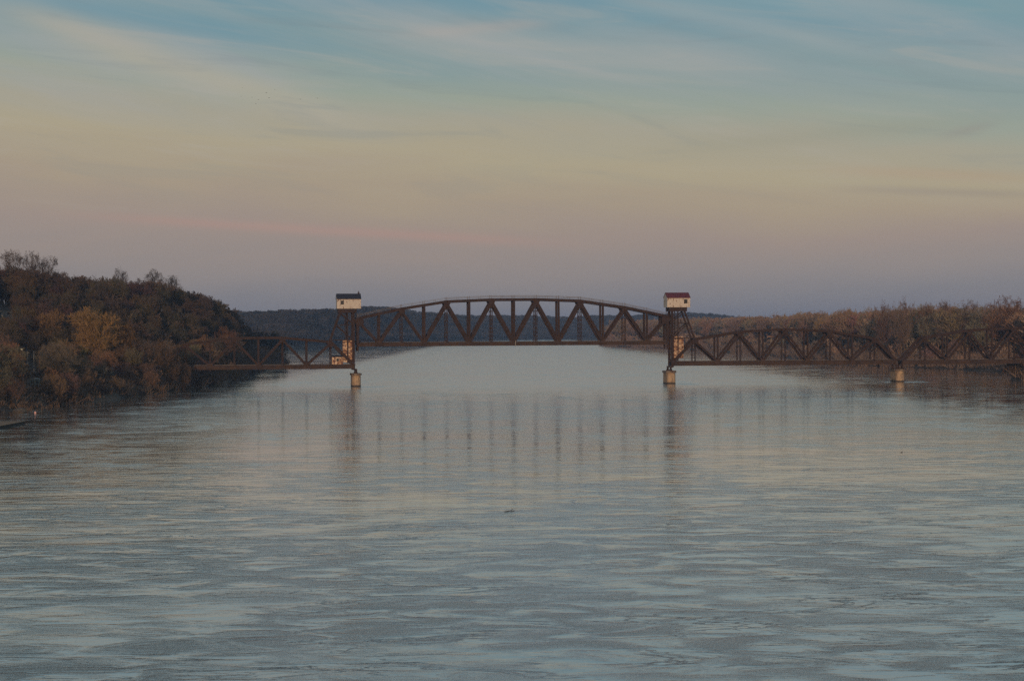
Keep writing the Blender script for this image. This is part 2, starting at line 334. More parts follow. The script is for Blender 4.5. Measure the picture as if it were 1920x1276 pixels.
# ------------------------------------------------------------------ bridge, in its own frame: x along it, y across, z up
BR = R(8); TW = 5.8
def BP(s, y=0, z=0): return (s * math.cos(BR) - y * math.sin(BR), 870 + s * math.sin(BR) + y * math.cos(BR), z)
def truss_span(name, label, s0, tops, p0, panels, zb, chord, lift=False, rail_side=None, hip=True, group=None):
    """tops: height of the top chord at each panel point (None at a sloping end)"""
    L = p0[-1]; root = empty(name, BP(s0), BR); setp(root, label, 'bridge span', group)
    n = len(p0) - 1
    for y in (0, TW):
        tcm, bcm = MB(), MB()
        idx = [i for i in range(n + 1) if tops[i] is not None]
        hw = 1.1 if lift else .95
        for a, b in zip(idx[:-1], idx[1:]):
            tcm.bar((p0[a], y, tops[a] - hw / 2), (p0[b], y, tops[b] - hw / 2), hw, .7)
            if not lift or True:
                pass
        bcm.box(p0[0], p0[-1], y - .3, y + .3, zb - chord, zb)
        for i in range(0, n + 1):
            if tops[i] is None: continue
            major = (i % 2 == 0) if lift else (i % 2 == 1)
            if major:                        # gusset plate where diagonals meet the top chord
                ga, gb = (1.05, .6)
                zt = tops[i] - hw
                tcm.add([(p0[i] - 1.5, y - .42, zt + .3), (p0[i] + 1.5, y - .42, zt + .3), (p0[i] + .85, y - .42, zt - 1.3), (p0[i] - .85, y - .42, zt - 1.3),
                         (p0[i] - 1.5, y + .42, zt + .3), (p0[i] + 1.5, y + .42, zt + .3), (p0[i] + .85, y + .42, zt - 1.3), (p0[i] - .85, y + .42, zt - 1.3)],
                        [(0, 1, 2, 3), (7, 6, 5, 4), (0, 4, 5, 1), (1, 5, 6, 2), (2, 6, 7, 3), (3, 7, 4, 0)])
        for i in range(0, n + 1):
            major = (i % 2 == 1) if lift else (i % 2 == 0)
            if major and 0 < i < n:
                bcm.add([(p0[i] - 1.5, y - .42, zb - chord * .6), (p0[i] + 1.5, y - .42, zb - chord * .6), (p0[i] + .8, y - .42, zb + .9), (p0[i] - .8, y - .42, zb + .9),
                         (p0[i] - 1.5, y + .42, zb - chord * .6), (p0[i] + 1.5, y + .42, zb - chord * .6), (p0[i] + .8, y + .42, zb + .9), (p0[i] - .8, y + .42, zb + .9)],
                        [(0, 1, 2, 3), (7, 6, 5, 4), (0, 4, 5, 1), (1, 5, 6, 2), (2, 6, 7, 3), (3, 7, 4, 0)])
        tcm.build('top_chord', M_STEEL, root); bcm.build('bottom_chord', M_STEEL2, root)
        for i in range(n + 1):
            if tops[i] is None: continue
            m = MB(); a, b = (p0[i], y, zb - .1), (p0[i], y, tops[i] - hw + .05)
            if lift and i in (0, n): m.bar((p0[i], y, zb - chord * .5), b, 1.0, .75); m.build('end_post', M_STEEL, root); continue
            major = (i % 2 == 1) if lift else (i % 2 == 0)
            if major: m.bar(a, b, .8 if lift else .62, .6)
            else: m.laced(a, b, .75 if lift else .6, .45)
            m.build('vertical_post', M_STEEL, root)
        for i in range(n):
            m = MB(); o = (i % 2 == 0) if lift else (i % 2 == 1)
            ends = i == 0 or i == n - 1
            w = (1.2 if not ends else .85) if lift else (.85 if not ends else 1.15)
            if lift and i in (2, 11): w = .8
            if o: a, b = (p0[i], y, (tops[i] or zb) - hw - .3), (p0[i + 1], y, zb)
            else: a, b = (p0[i], y, zb), (p0[i + 1], y, (tops[i + 1] or zb) - hw - .3)
            if not lift:
                if i == 0: a, b = (p0[0], y, zb - .4), (p0[1], y, tops[1] - .4)
                if i == n - 1: a, b = (p0[n - 1], y, tops[n - 1] - .4), (p0[n], y, zb - .4)
            m.bar(a, b, w, .58); m.build('end_post' if (ends and not lift) else 'diagonal', M_STEEL, root)
    fb = MB(); tb = MB()
    for i in range(n + 1):
        fb.box(p0[i] - .2, p0[i] + .2, .3, TW - .3, zb - chord * .85, zb - chord * .1)
        if tops[i] is not None:
            tb.bar((p0[i], .1, tops[i] - .7), (p0[i], TW - .1, tops[i] - .7), .3, .3)
            if (lift and i % 2 == 0 and 0 < i < n) or (not lift and i % 2 == 1):
                pb = MB()
                for k in (0, 1):
                    pb.bar((p0[i], .2 if k == 0 else TW - .2, tops[i] - 2.4), (p0[i], TW / 2, tops[i] - 1.0), .2, .2)
                pb.bar((p0[i], .2, tops[i] - 3.2), (p0[i], TW - .2, tops[i] - 3.2), .3, .3)
                pb.bar((p0[i], .3, tops[i] - 3.2), (p0[i], .3, tops[i] - 2.3), .2, .2); pb.bar((p0[i], TW - .3, tops[i] - 3.2), (p0[i], TW - .3, tops[i] - 2.3), .2, .2)
                pb.build('portal_bracing', M_STEEL, root)
    for i in range(n):
        if tops[i] is not None and tops[i + 1] is not None:
            for a, b in ((.1, TW - .1), (TW - .1, .1)):
                tb.bar((p0[i] + .2, a, tops[i] - .7), (p0[i + 1] - .2, b, tops[i + 1] - .7), .16, .16)
    for y in (1.8, TW - 1.8): fb.box(p0[0], p0[-1], y - .2, y + .2, zb - chord * .7, zb - .05)
    fb.build('floor_beams', M_STEEL, root); tb.build('top_bracing', M_STEEL, root)
    d = MB(); k = p0[0]
    while k < p0[-1]:
        d.box(k, k + .28, 1.0, TW - 1.0, zb - .04, zb + .18); k += .62
    d.build('track_ties', M_TIMBER, root)
    rl = MB()
    for y in (TW / 2 - .72, TW / 2 + .72): rl.box(p0[0], p0[-1], y - .05, y + .05, zb + .18, zb + .34)
    rl.build('rails', M_GREY, root)
    if lift:
        for y in (0, TW):
            h = MB()
            for a, b in zip(range(n), range(1, n + 1)):
                for q_ in (.55, 1.0): h.bar((p0[a], y, tops[a] + q_), (p0[b], y, tops[b] + q_), .09, .09)
                for f_ in (0, .5): h.bar((p0[a] * (1 - f_) + p0[b] * f_, y, (tops[a] * (1 - f_) + tops[b] * f_) - .1), (p0[a] * (1 - f_) + p0[b] * f_, y, tops[a] * (1 - f_) + tops[b] * f_ + (1.25 if f_ == 0 else 1.0)), .16 if f_ == 0 else .09, .12)
            h.build('handrail', M_GREY, root)
    if rail_side:
        h = MB(); a, b = rail_side
        for z in (.75, 1.25): h.bar((a, -.45, zb + z), (b, -.45, zb + z), .08, .08)
        k = a
        while k <= b + .01: h.bar((k, -.45, zb - .1), (k, -.45, zb + 1.25), .12, .12); k += 3.05
        h.box(a, b, -.75, .28, zb - .02, zb + .06)
        h.build('walkway_rail', M_STEEL, root)
    return root
# lifted centre span, 14 panels
P = [-60.9 + .0] + [-52.5 + 8.9 * i for i in range(13)] + [62.6]
hts = {0: 27.1, 2: 30.9, 4: 33.65, 6: 34.35, 8: 34.4, 10: 33.75, 12: 31.1, 14: 27.4}
tops = [hts[i] if i in hts else (hts[i - 1] + hts[i + 1]) / 2 for i in range(15)]
tops[1] = hts[0] + (hts[2] - hts[0]) * .49
lift = truss_span('lift_span', 'long rusty arched truss span raised between the two lift towers', 0, tops, P, 14, 17.0, 1.35, lift=True, rail_side=(-60, -47.8))
m = MB(); m.box(1.2, 1.42, -.75, -.45, 15.3, 17.6); m.build('clearance_gauge', M_WHITEP, lift)
# end gusset plates of the lift span and hanging shoes
for s_ in (-60.9, 62.6):
    k = 1 if s_ < 0 else -1
    for y in (0, TW):
        m = MB()
        m.box(*sorted((s_ - k * .6, s_ + k * 2.3)), y - .44, y + .44, 23.6 if s_ < 0 else 23.9, 26.9)
        m.build('end_gusset', M_STEEL, lift)
        m = MB(); m.box(s_ - .3, s_ + .3, y - .3, y + .3, 13.9, 15.7); m.build('guide_shoe', M_STEEL, lift)
def prof(n, hs): # heights given at odd panel points
    tp = [None] * (n + 1)
    for i, h in hs.items(): tp[i] = h
    for i in range(2, n - 1, 2): tp[i] = (tp[i - 1] + tp[i + 1]) / 2
    return tp
truss_span('truss_span', 'rusty truss span from the wooded left bank to the left lift tower', 0,
           prof(8, {1: 17.5, 3: 19.7, 5: 19.75, 7: 18.0}), [-136.8 + 9.325 * i for i in range(9)], 8, 8.55, 1.5, rail_side=(-90, -71.8), group='fixed truss spans beside the lift span')
truss_span('truss_span', 'rusty truss span between the right lift tower and the next pier', 0,
           prof(10, {1: 18.1, 3: 21.0, 5: 21.95, 7: 21.1, 9: 18.0}), [64.6 + 9.26 * i for i in range(11)], 10, 8.75, 1.6, rail_side=(66.5, 72.6), group='fixed truss spans beside the lift span')
truss_span('truss_span', 'rusty truss span cut off by the right edge of the picture', 0,
           prof(10, {1: 18.2, 3: 21.1, 5: 21.9, 7: 21.1, 9: 18.1}), [159.6 + 9.45 * i for i in range(11)], 10, 8.6, 1.6, group='fixed truss spans beside the lift span')
# towers
def tower(label, sc_, k):                   # k = +1: legs slope away to -x (left tower); -1: mirrored
    root = empty('lift_tower', BP(sc_), BR); setp(root, label, 'bridge tower', 'lift towers')
    q = lambda v: -k * v                     # local offset away from the river opening
    ht, hz = 5.0, 28.9
    hip = 9.0
    for y in (0, TW):
        m = MB(); m.laced((0, y, 6.6), (0, y, 29.6), 1.0, .6); m.bar((0, y, 6.5), (0, y, 29.5), .5, .25); m.build('column', M_STEEL, root)
        m = MB(); m.bar((q(ht), y, 29.2), (q(hip), y, 18.1), .6, .5); m.build('sloping_leg', M_STEEL, root)
        m = MB(); m.bar((q(6.4), y, 24.2), (0, y, 24.2), .3, .3); m.bar((q(8.7), y, 18.3), (0, y, 18.3), .3, .3)
        m.build('strut', M_STEEL, root)
        m = MB(); m.bar((q(ht), y, 28.8), (0, y, 24.6), .38, .3); m.bar((q(6.5), y, 24.0), (0, y, 18.2), .38, .3)
        m.build('brace', M_STEEL, root)
        m = MB(); m.bar((q(2.3), y, 29), (q(2.3), y, 9.2), .42, .3); m.build('guide_post', M_STEEL, root)
        m = MB(); m.box(*sorted((q(-1.3), q(6.0))), y - .45, y + .45, 28.9, 30.5); m.build('sheave_girder', M_STEEL, root)
    m = MB()
    for z in (24.2, 18.3): 
        m.bar((0, .3, z), (0, TW - .3, z), .3, .3); m.bar((q(6.4 if z > 20 else 8.8), .3, z), (q(6.4 if z > 20 else 8.8), TW - .3, z), .3, .3)
    for s_ in (-1.0, 5.7): m.box(*sorted((q(s_), q(s_ + .3))), .45, TW - .45, 29.0, 30.4)
    m.bar((0, .3, 24.2), (0, TW - .3, 29.0), .22, .22); m.bar((0, TW - .3, 24.2), (0, .3, 29.0), .22, .22)
    m.build('cross_bracing', M_STEEL, root)
    m = MB()
    for y in (1.4, TW - 1.4):
        for j in (-.15, .15): m.bar((q(2.9 + j), y, 18.4), (q(2.9 + j), y, 29.2), .09, .09)
        for j in (-.15, .15): m.bar((q(-1.75 + j), y * .0 + (0.9 if y < 3 else TW - .9), 26.8), (q(-1.0 + j), (0.9 if y < 3 else TW - .9), 29.6), .09, .09)
    m.build('hoist_ropes', M_STEEL, root)
    m = MB(); m.box(*sorted((q(5.6), q(8.0))), -.7, -.2, 27.0, 27.15); m.bar((q(7.9), -.6, 27), (q(7.9), -.6, 28), .07, .07); m.bar((q(6.2), -.6, 27), (q(6.2), -.6, 28), .07, .07)
    m.bar((q(6.2), -.6, 28), (q(7.9), -.6, 28), .06, .06); m.bar((q(3.4), -.2, 24.3), (q(3.4), -.2, 25.6), .25, .25)
    m.build('service_platform', M_STEEL, root)
    return root
SL, SR = -62.6, 64.6
tower('dark rusty lift tower on the left under the navy-roofed house', SL, 1)
tower('dark rusty lift tower on the right under the maroon-roofed house', SR, -1)
def house(label, s0, s1, roofm, win, left):
    cx = (s0 + s1) / 2; root = empty('machinery_house', BP(cx, 0, 30.52), BR); setp(root, label, 'hoist house', 'hoist houses on the towers')
    a, b = s0 - cx, s1 - cx; y0, y1 = -.55, TW + .75; ym = (y0 + y1) / 2
    z1, zr = 3.75, 5.75
    w = MB()
    # walls with one window opening cut in the front: four pieces round it
    wx0, wx1, wz0, wz1 = win
    t_ = .15
    w.box(a, wx0, y0, y0 + t_, 0, z1); w.box(wx1, b, y0, y0 + t_, 0, z1); w.box(wx0, wx1, y0, y0 + t_, 0, wz0); w.box(wx0, wx1, y0, y0 + t_, wz1, z1)
    w.box(a, b, y1 - t_, y1, 0, z1)
    for x in (a, b - t_):
        w.add([(x, y0 + t_, 0), (x, y1 - t_, 0), (x, y1 - t_, z1), (x, ym, zr - .12), (x, y0 + t_, z1), (x + t_, y0 + t_, 0), (x + t_, y1 - t_, 0), (x + t_, y1 - t_, z1), (x + t_, ym, zr - .12), (x + t_, y0 + t_, z1)],
              [(0, 1, 2, 3, 4), (9, 8, 7, 6, 5), (0, 5, 6, 1), (1, 6, 7, 2), (2, 7, 8, 3), (3, 8, 9, 4), (4, 9, 5, 0)])
    w.box(a + t_, b - t_, y0 + t_, y1 - t_, .02, .2)
    w.build('wall', M_HOUSE, root)
    r_ = MB(); o = .22
    for (ya, yb) in ((y0 - o, ym), (y1 + o, ym)):
        za = z1 - .1
        r_.add([(a - .12, ya, za), (b + .12, ya, za), (b + .12, yb, zr), (a - .12, yb, zr), (a - .12, ya, za + .16), (b + .12, ya, za + .16), (b + .12, yb, zr + .16), (a - .12, yb, zr + .16)],
               [(0, 3, 2, 1), (4, 5, 6, 7), (0, 1, 5, 4), (1, 2, 6, 5), (2, 3, 7, 6), (3, 0, 4, 7)])
    ro = r_.build('roof', roofm, root)
    if left:
        c = MB(); c.box(b - 1.0, b - .35, ym - .3, ym + .3, zr - .2, zr + .75); c.cyl((b - .68, ym), .14, .14, zr + .75, zr + 1.15, 8); c.build('vent', M_STEEL, ro)
    wn = MB(); wn.box(wx0, wx1, y0 + .09, y0 + .13, wz0, wz1); wo_ = wn.build('window', M_GLASS, root)
    fr = MB(); fr.box(wx0 - .06, wx0 + .04, y0 - .03, y0 + .085, wz0, wz1); fr.box(wx1 - .04, wx1 + .06, y0 - .03, y0 + .085, wz0, wz1); fr.box(wx0 + .04, wx1 - .04, y0 - .03, y0 + .085, wz0, wz0 + .08)
    fr.box((wx0 + wx1) / 2 - .03, (wx0 + wx1) / 2 + .03, y0 - .02, y0 + .085, wz0 + .08, wz1)
    fr.build('frame', M_STEEL, wo_)
house('peeling white hoist house with a dark navy roof', -68.95, -59.6, M_NAVY, (-3.25, -2.1, 1.6, 3.15), True)
house('peeling white hoist house with a maroon gable roof', 62.5, 71.85, M_RED, (2.2, 3.5, 1.5, 3.15), False)
def counterweight(label, s0, s1, z0, z1):
    cx = (s0 + s1) / 2; root = empty('counterweight', BP(cx, TW / 2, z0), BR); setp(root, label, 'counterweight', 'counterweights in the towers')
    h = z1 - z0; a = (s1 - s0) / 2; m = MB()
    m.box(-a, a, -2.2, 2.2, 0, h - .35); m.box(-a + .25, a - .25, -2.0, 2.0, h - .35, h)
    m.build('weight_block', M_CW, root)
    f = MB()
    for z in (.9, h * .5, h - 1.0): f.box(-a - .04, a + .04, -2.26, -2.2, z - .09, z + .09)
    f.build('steel_band', M_STEEL, root)
counterweight('tall rust-stained counterweight hanging in the left tower', -66.7, -63.1, 9.6, 18.45)
counterweight('tall cream and rust counterweight hanging in the right tower', 65.4, 69.3, 10.2, 18.9)
# small cabin on the deck by the left tower
root = empty('operator_cabin', BP(-69, 2.0, 8.75), BR); setp(root, 'small dark-roofed cabin with peeling pale walls on the deck left of the tower', 'cabin')
m = MB(); m.box(-2.0, 2.2, -1.7, 1.7, 0, 2.9); m.build('wall', M_CW, root)
m = MB(); m.box(-2.25, 2.45, -2.0, 2.0, 2.9, 3.15); m.add([(-2.25, -2.0, 3.15), (2.45, -2.0, 3.15), (2.45, 2.0, 3.15), (-2.25, 2.0, 3.15), (-1.6, 0, 3.6), (1.8, 0, 3.6)], [(0, 1, 5, 4), (1, 2, 5), (2, 3, 4, 5), (3, 0, 4)]); m.build('roof', M_NAVY, root)
m = MB(); m.box(-.25, .65, -1.74, -1.7, 1.2, 2.4); m.build('window', M_GLASS, root)
# piers
def pier(label, s, w, zt=5.2, base=-2.5, shoes=(0,)):
    root = empty('bridge_pier', BP(s, TW / 2, 0), BR); setp(root, label, 'pier', 'concrete piers of the bridge')
    def ob(m, wd, ln, z0, z1, ta=0):
        n = 10; pts = []
        for e_ in (-1, 1):
            for i in range(n + 1):
                a = math.pi * i / n + (0 if e_ == 1 else math.pi)
                pts.append((wd / 2 * math.cos(a), e_ * (ln / 2 - wd / 2) * 1 + wd / 2 * math.sin(a)))
        N = len(pts)
        vs = [(x * (1 + ta), y * (1 + ta), z0) for x, y in pts] + [(x, y, z1) for x, y in pts]
        m.add(vs, [tuple(range(N))[::-1], tuple(range(N, 2 * N))] + [(i, (i + 1) % N, N + (i + 1) % N, N + i) for i in range(N)])
    m = MB(); ob(m, w, 9.4, base, zt - .75, .05); m.build('shaft', M_CONC, root)
    m = MB(); ob(m, w + .75, 10.2, zt - .75, zt + .02); m.build('cap', M_CAP, root)
    for y in (-TW / 2, TW / 2):
        for x in shoes:
            m = MB(); m.box(x - .55, x + .55, y - .5, y + .5, zt + .02, zt + .5); m.bar((x, y, zt + .5), (x, y, 7.0), .75, .6); m.build('bearing', M_STEEL, root)
pier('stained tan pier under the left lift tower', -61.6, 3.45)
pier('stained tan pier under the right lift tower', 63.9, 3.65)
pier('squat tan pier joining the two right truss spans', 158.4, 3.75, 5.1, shoes=(-1.1, 1.3))
pier('pier hidden among trees at the left end of the bridge', -137.5, 3.0)
# approach trestle, left
root = empty('approach_trestle', BP(-137.2), BR); setp(root, 'low red-railed approach trestle running into the left trees', 'trestle')
m = MB(); m.box(-38, -.4, .8, TW - .8, 7.3, 8.3); m.build('deck', M_STEEL, root)
m = MB(); m.box(-38, -.4, .5, .62, 9.35, 9.5)
for i in range(13): m.box(-37.6 + i * 3, -37.5 + i * 3, .5, .62, 8.3, 9.35)
m.build('handrail', M_REDP, root)
for i in range(4):
    m = MB()
    for y in (1.2, TW - 1.2): m.bar((-36 + i * 10, y, -1), (-36 + i * 10, y, 7.3), .4, .4)
    m.build('post', M_STEEL, root)

# ------------------------------------------------------------------ trees
def unit(v): return v / np.maximum(np.linalg.norm(v, axis=-1, keepdims=True), 1e-9)
def prisms(P0, P1, r0, r1, k=3):
    d = unit(P1 - P0); ref = np.where(np.abs(d[:, 2:3]) > .9, np.array([[1., 0, 0]]), np.array([[0, 0, 1.]]))
    a = unit(np.cross(d, ref)); b = np.cross(d, a); vs = []
    for (P_, r_) in ((P0, r0), (P1, r1)):
        for i in range(k):
            t_ = 2 * math.pi * i / k; vs.append(P_ + (a * math.cos(t_) + b * math.sin(t_)) * r_[:, None])
    Vv = np.stack(vs, 1); n = len(P0); base_ = np.arange(n)[:, None] * 2 * k; F = []
    for i in range(k):
        j = (i + 1) % k
        F.append(base_ + np.array([[i, j, k + j]])); F.append(base_ + np.array([[i, k + j, k + i]]))
    return Vv.reshape(-1, 3), np.concatenate(F)
def slivers(rng, P0, P1, w):
    d = P1 - P0; a = unit(np.cross(d, rng.normal(size=d.shape))) * w[:, None] / 2
    Vv = np.stack([P0 - a, P0 + a, P1], 1).reshape(-1, 3); return Vv, np.arange(len(Vv)).reshape(-1, 3)
def join(parts):
    vs, fs, o = [], [], 0
    for v, f in parts: vs.append(v); fs.append(f + o); o += len(v)
    return np.concatenate(vs), np.concatenate(fs)
def kids(rng, P0, P1, L, n, tmin, ang, ratio, up, jit=.25):
    N = len(P0); i = np.repeat(np.arange(N), n); t_ = tmin + (1 - tmin) * rng.random(N * n) ** .8
    d = unit(P1 - P0)[i]; s_ = P0[i] + (P1 - P0)[i] * t_[:, None]
    q = unit(np.cross(d, rng.normal(size=d.shape))); a = ang * (1 + jit * rng.normal(size=N * n))
    nd = unit(d * np.cos(a)[:, None] + q * np.sin(a)[:, None] + np.array([0, 0, up]))
    l = L[i] * ratio * (1.1 - .45 * t_) * (1 + .2 * rng.normal(size=N * n)).clip(.5, 1.5)
    return s_, nd, l
def clampE(s_, nd, l, c, rad):
    e_ = s_ + nd * l[:, None]; q = np.linalg.norm((e_ - c) / rad, axis=1)
    f_ = np.where(q > 1, (1 + .10 * np.sin(q * 937.)) / q ** .55, 1)[:, None]
    e_ = np.where(f_ < 1, c + (e_ - c) * f_, e_); return e_, np.linalg.norm(e_ - s_, axis=1)
def grow(seed, H, crownR, style, n=(6, 7, 6, 8), tw=.05):
    """bare winter tree: trunk mesh and crown mesh (limbs branch three times and end in fine twigs)"""
    rng = np.random.default_rng(seed)
    if style == 'fan': fork, ca, cb = .24, .62, .40
    elif style == 'tall': fork, ca, cb = .30, .58, .44
    elif style == 'low': fork, ca, cb = .06, .52, .5
    else: fork, ca, cb = .2, .6, .42
    c = np.array([0, 0, H * ca]); rad = np.array([crownR, crownR, H * cb])
    lean = rng.normal(size=2) * .03 * H
    top = np.array([[lean[0], lean[1], H * (fork + .22)]]); z0 = np.array([[0., 0, -1.0]])
    r0 = H * .017
    trunk = [prisms(z0, top, np.array([r0]), np.array([r0 * .6]), 6)]
    nl = n[0]; az = rng.random() * 6.3 + np.arange(nl) * 2 * math.pi / nl + rng.normal(size=nl) * .3
    tilt = {'fan': .62, 'tall': .38, 'low': .75}.get(style, .55) * (1 + .35 * rng.normal(size=nl)).clip(.2, 1.6)
    tilt[0] *= .2
    s_ = z0 + (top - z0) * (np.linspace(.62, 1, nl) if style != 'low' else np.linspace(.3, 1, nl))[:, None]
    nd = np.stack([np.cos(az) * np.sin(tilt), np.sin(az) * np.sin(tilt), np.cos(tilt)], 1)
    l = np.full(nl, H * (.52 if style != 'low' else .62)) * (1 + .12 * rng.normal(size=nl))
    # limb in two pieces, bending up
    mid = s_ + nd * (l * .45)[:, None]; nd2 = unit(nd + np.array([0, 0, .35]) + rng.normal(size=nd.shape) * .12); e_, l2 = clampE(mid, nd2, l * .6, c, rad)
    trunk += [prisms(s_, mid, np.full(nl, r0 * .5), np.full(nl, r0 * .34), 4), prisms(mid, e_, np.full(nl, r0 * .34), np.full(nl, r0 * .1), 4)]
    A = np.concatenate([s_ + (mid - s_) * .3, mid]); B = np.concatenate([mid, e_]); L = np.concatenate([l * .5, l2 + l * .15])
    s2, d2, l_2 = kids(rng, A, B, L, n[1], .1, .75, .95, .18); e2, l_2 = clampE(s2, d2, l_2, c, rad)
    crown = [prisms(s2, e2, np.full(len(s2), r0 * .16), np.full(len(s2), r0 * .05), 3)]
    s3, d3, l_3 = kids(rng, s2, e2, l_2, n[2], .15, .7, .62, .15); e3, l_3 = clampE(s3, d3, l_3, c, rad)
    crown.append(slivers(rng, s3, e3, np.full(len(s3), tw * 1.9)))
    s4, d4, l_4 = kids(rng, s3, e3, l_3, n[3], .05, .65, .62, .10 if style != 'droop' else -.25); l_4 = np.clip(l_4, .35, 1.5) * (H / 16); e4, l_4 = clampE(s4, d4, l_4, c, rad)
    crown.append(slivers(rng, s4, e4, np.full(len(s4), tw)))
    return join(trunk), join(crown)
PROTO = {}
def addp(key, seeds, *a, **k):
    PROTO[key] = []
    for s_ in seeds:
        tr_, cr_ = grow(s_, *a, **k)
        mt = fastmesh('trunk', *tr_); mt.materials.append(M_BARK)
        mc = fastmesh('crown', *cr_); mc.materials.append(M_TWIG)
        PROTO[key].append((mt, mc))
# every kind is built 16 m tall and scaled
addp('fan', range(1, 6), 16, 7.2, 'fan', n=(7, 6, 6, 7), tw=.068)
addp('oval', range(11, 17), 16, 5.2, 'oval', n=(6, 6, 6, 8), tw=.075)
addp('tall', range(21, 26), 16, 4.4, 'tall', n=(6, 6, 6, 8), tw=.07)
addp('low', range(31, 36), 16, 7.5, 'low', n=(8, 6, 7, 9), tw=.08)
addp('dense', range(41, 44), 16, 7.5, 'oval', n=(8, 8, 7, 12), tw=.08)
LOD = {k: [join(grow(s_, 16, r_, st, n=(4, 4, 4, 5), tw=.34)) for s_ in sd] for k, r_, st, sd in (('fan', 7.2, 'fan', (51, 52, 53)), ('oval', 5.2, 'oval', (54, 55, 56, 57)), ('tall', 4.6, 'tall', (58, 59, 60)), ('low', 7.5, 'low', (61, 62, 63)))}
LODW = {k: [join(grow(s_, 16, r_, st, n=(5, 4, 4, 4), tw=.55)) for s_ in sd] for k, r_, st, sd in (('fan', 7.2, 'fan', (71, 72, 73)), ('oval', 5.6, 'oval', (74, 75, 76, 77)), ('tall', 5.2, 'tall', (78, 79, 80)), ('low', 7.5, 'low', (81, 82, 83)))}
PALE = None
def put_tree(x, D, z, H, wid, kind, color, rng, label, group, pale=False, name='bare_tree', cat='tree', lean=0):
    mt, mc = rng.choice(PROTO[kind]); r_ = empty(name, (x, D, z), rng.random() * 6.28)
    r_.rotation_euler = (lean * rng.uniform(-1, 1), lean, r_.rotation_euler[2])
    r_.scale = (wid, wid, H / 16)
    if pale:
        mt = mt.copy(); mt.materials.clear(); mt.materials.append(M_PALEB)
    a = bpy.data.objects.new('trunk', mt); COL.objects.link(a); a.parent = r_
    b = bpy.data.objects.new('crown', mc); COL.objects.link(b); b.parent = r_; b.color = (*color, 1)
    setp(r_, label, cat, group); return r_
rng = random.Random(7); nr = np.random.default_rng(7)
C_HILL = [(.095, .072, .056), (.085, .066, .053), (.110, .082, .060), (.100, .071, .056), (.090, .076, .053)]
C_LOW = [(.20, .145, .085), (.17, .125, .082), (.20, .14, .075), (.15, .115, .080)]
C_EDGE = [(.16, .115, .080), (.14, .105, .080), (.18, .12, .080)]
C_RIGHT = [(.245, .18, .130), (.225, .17, .125), (.26, .18, .12), (.215, .175, .13), (.25, .165, .115)]
C_FAR = [(.048, .044, .040), (.044, .042, .040), (.060, .050, .044)]
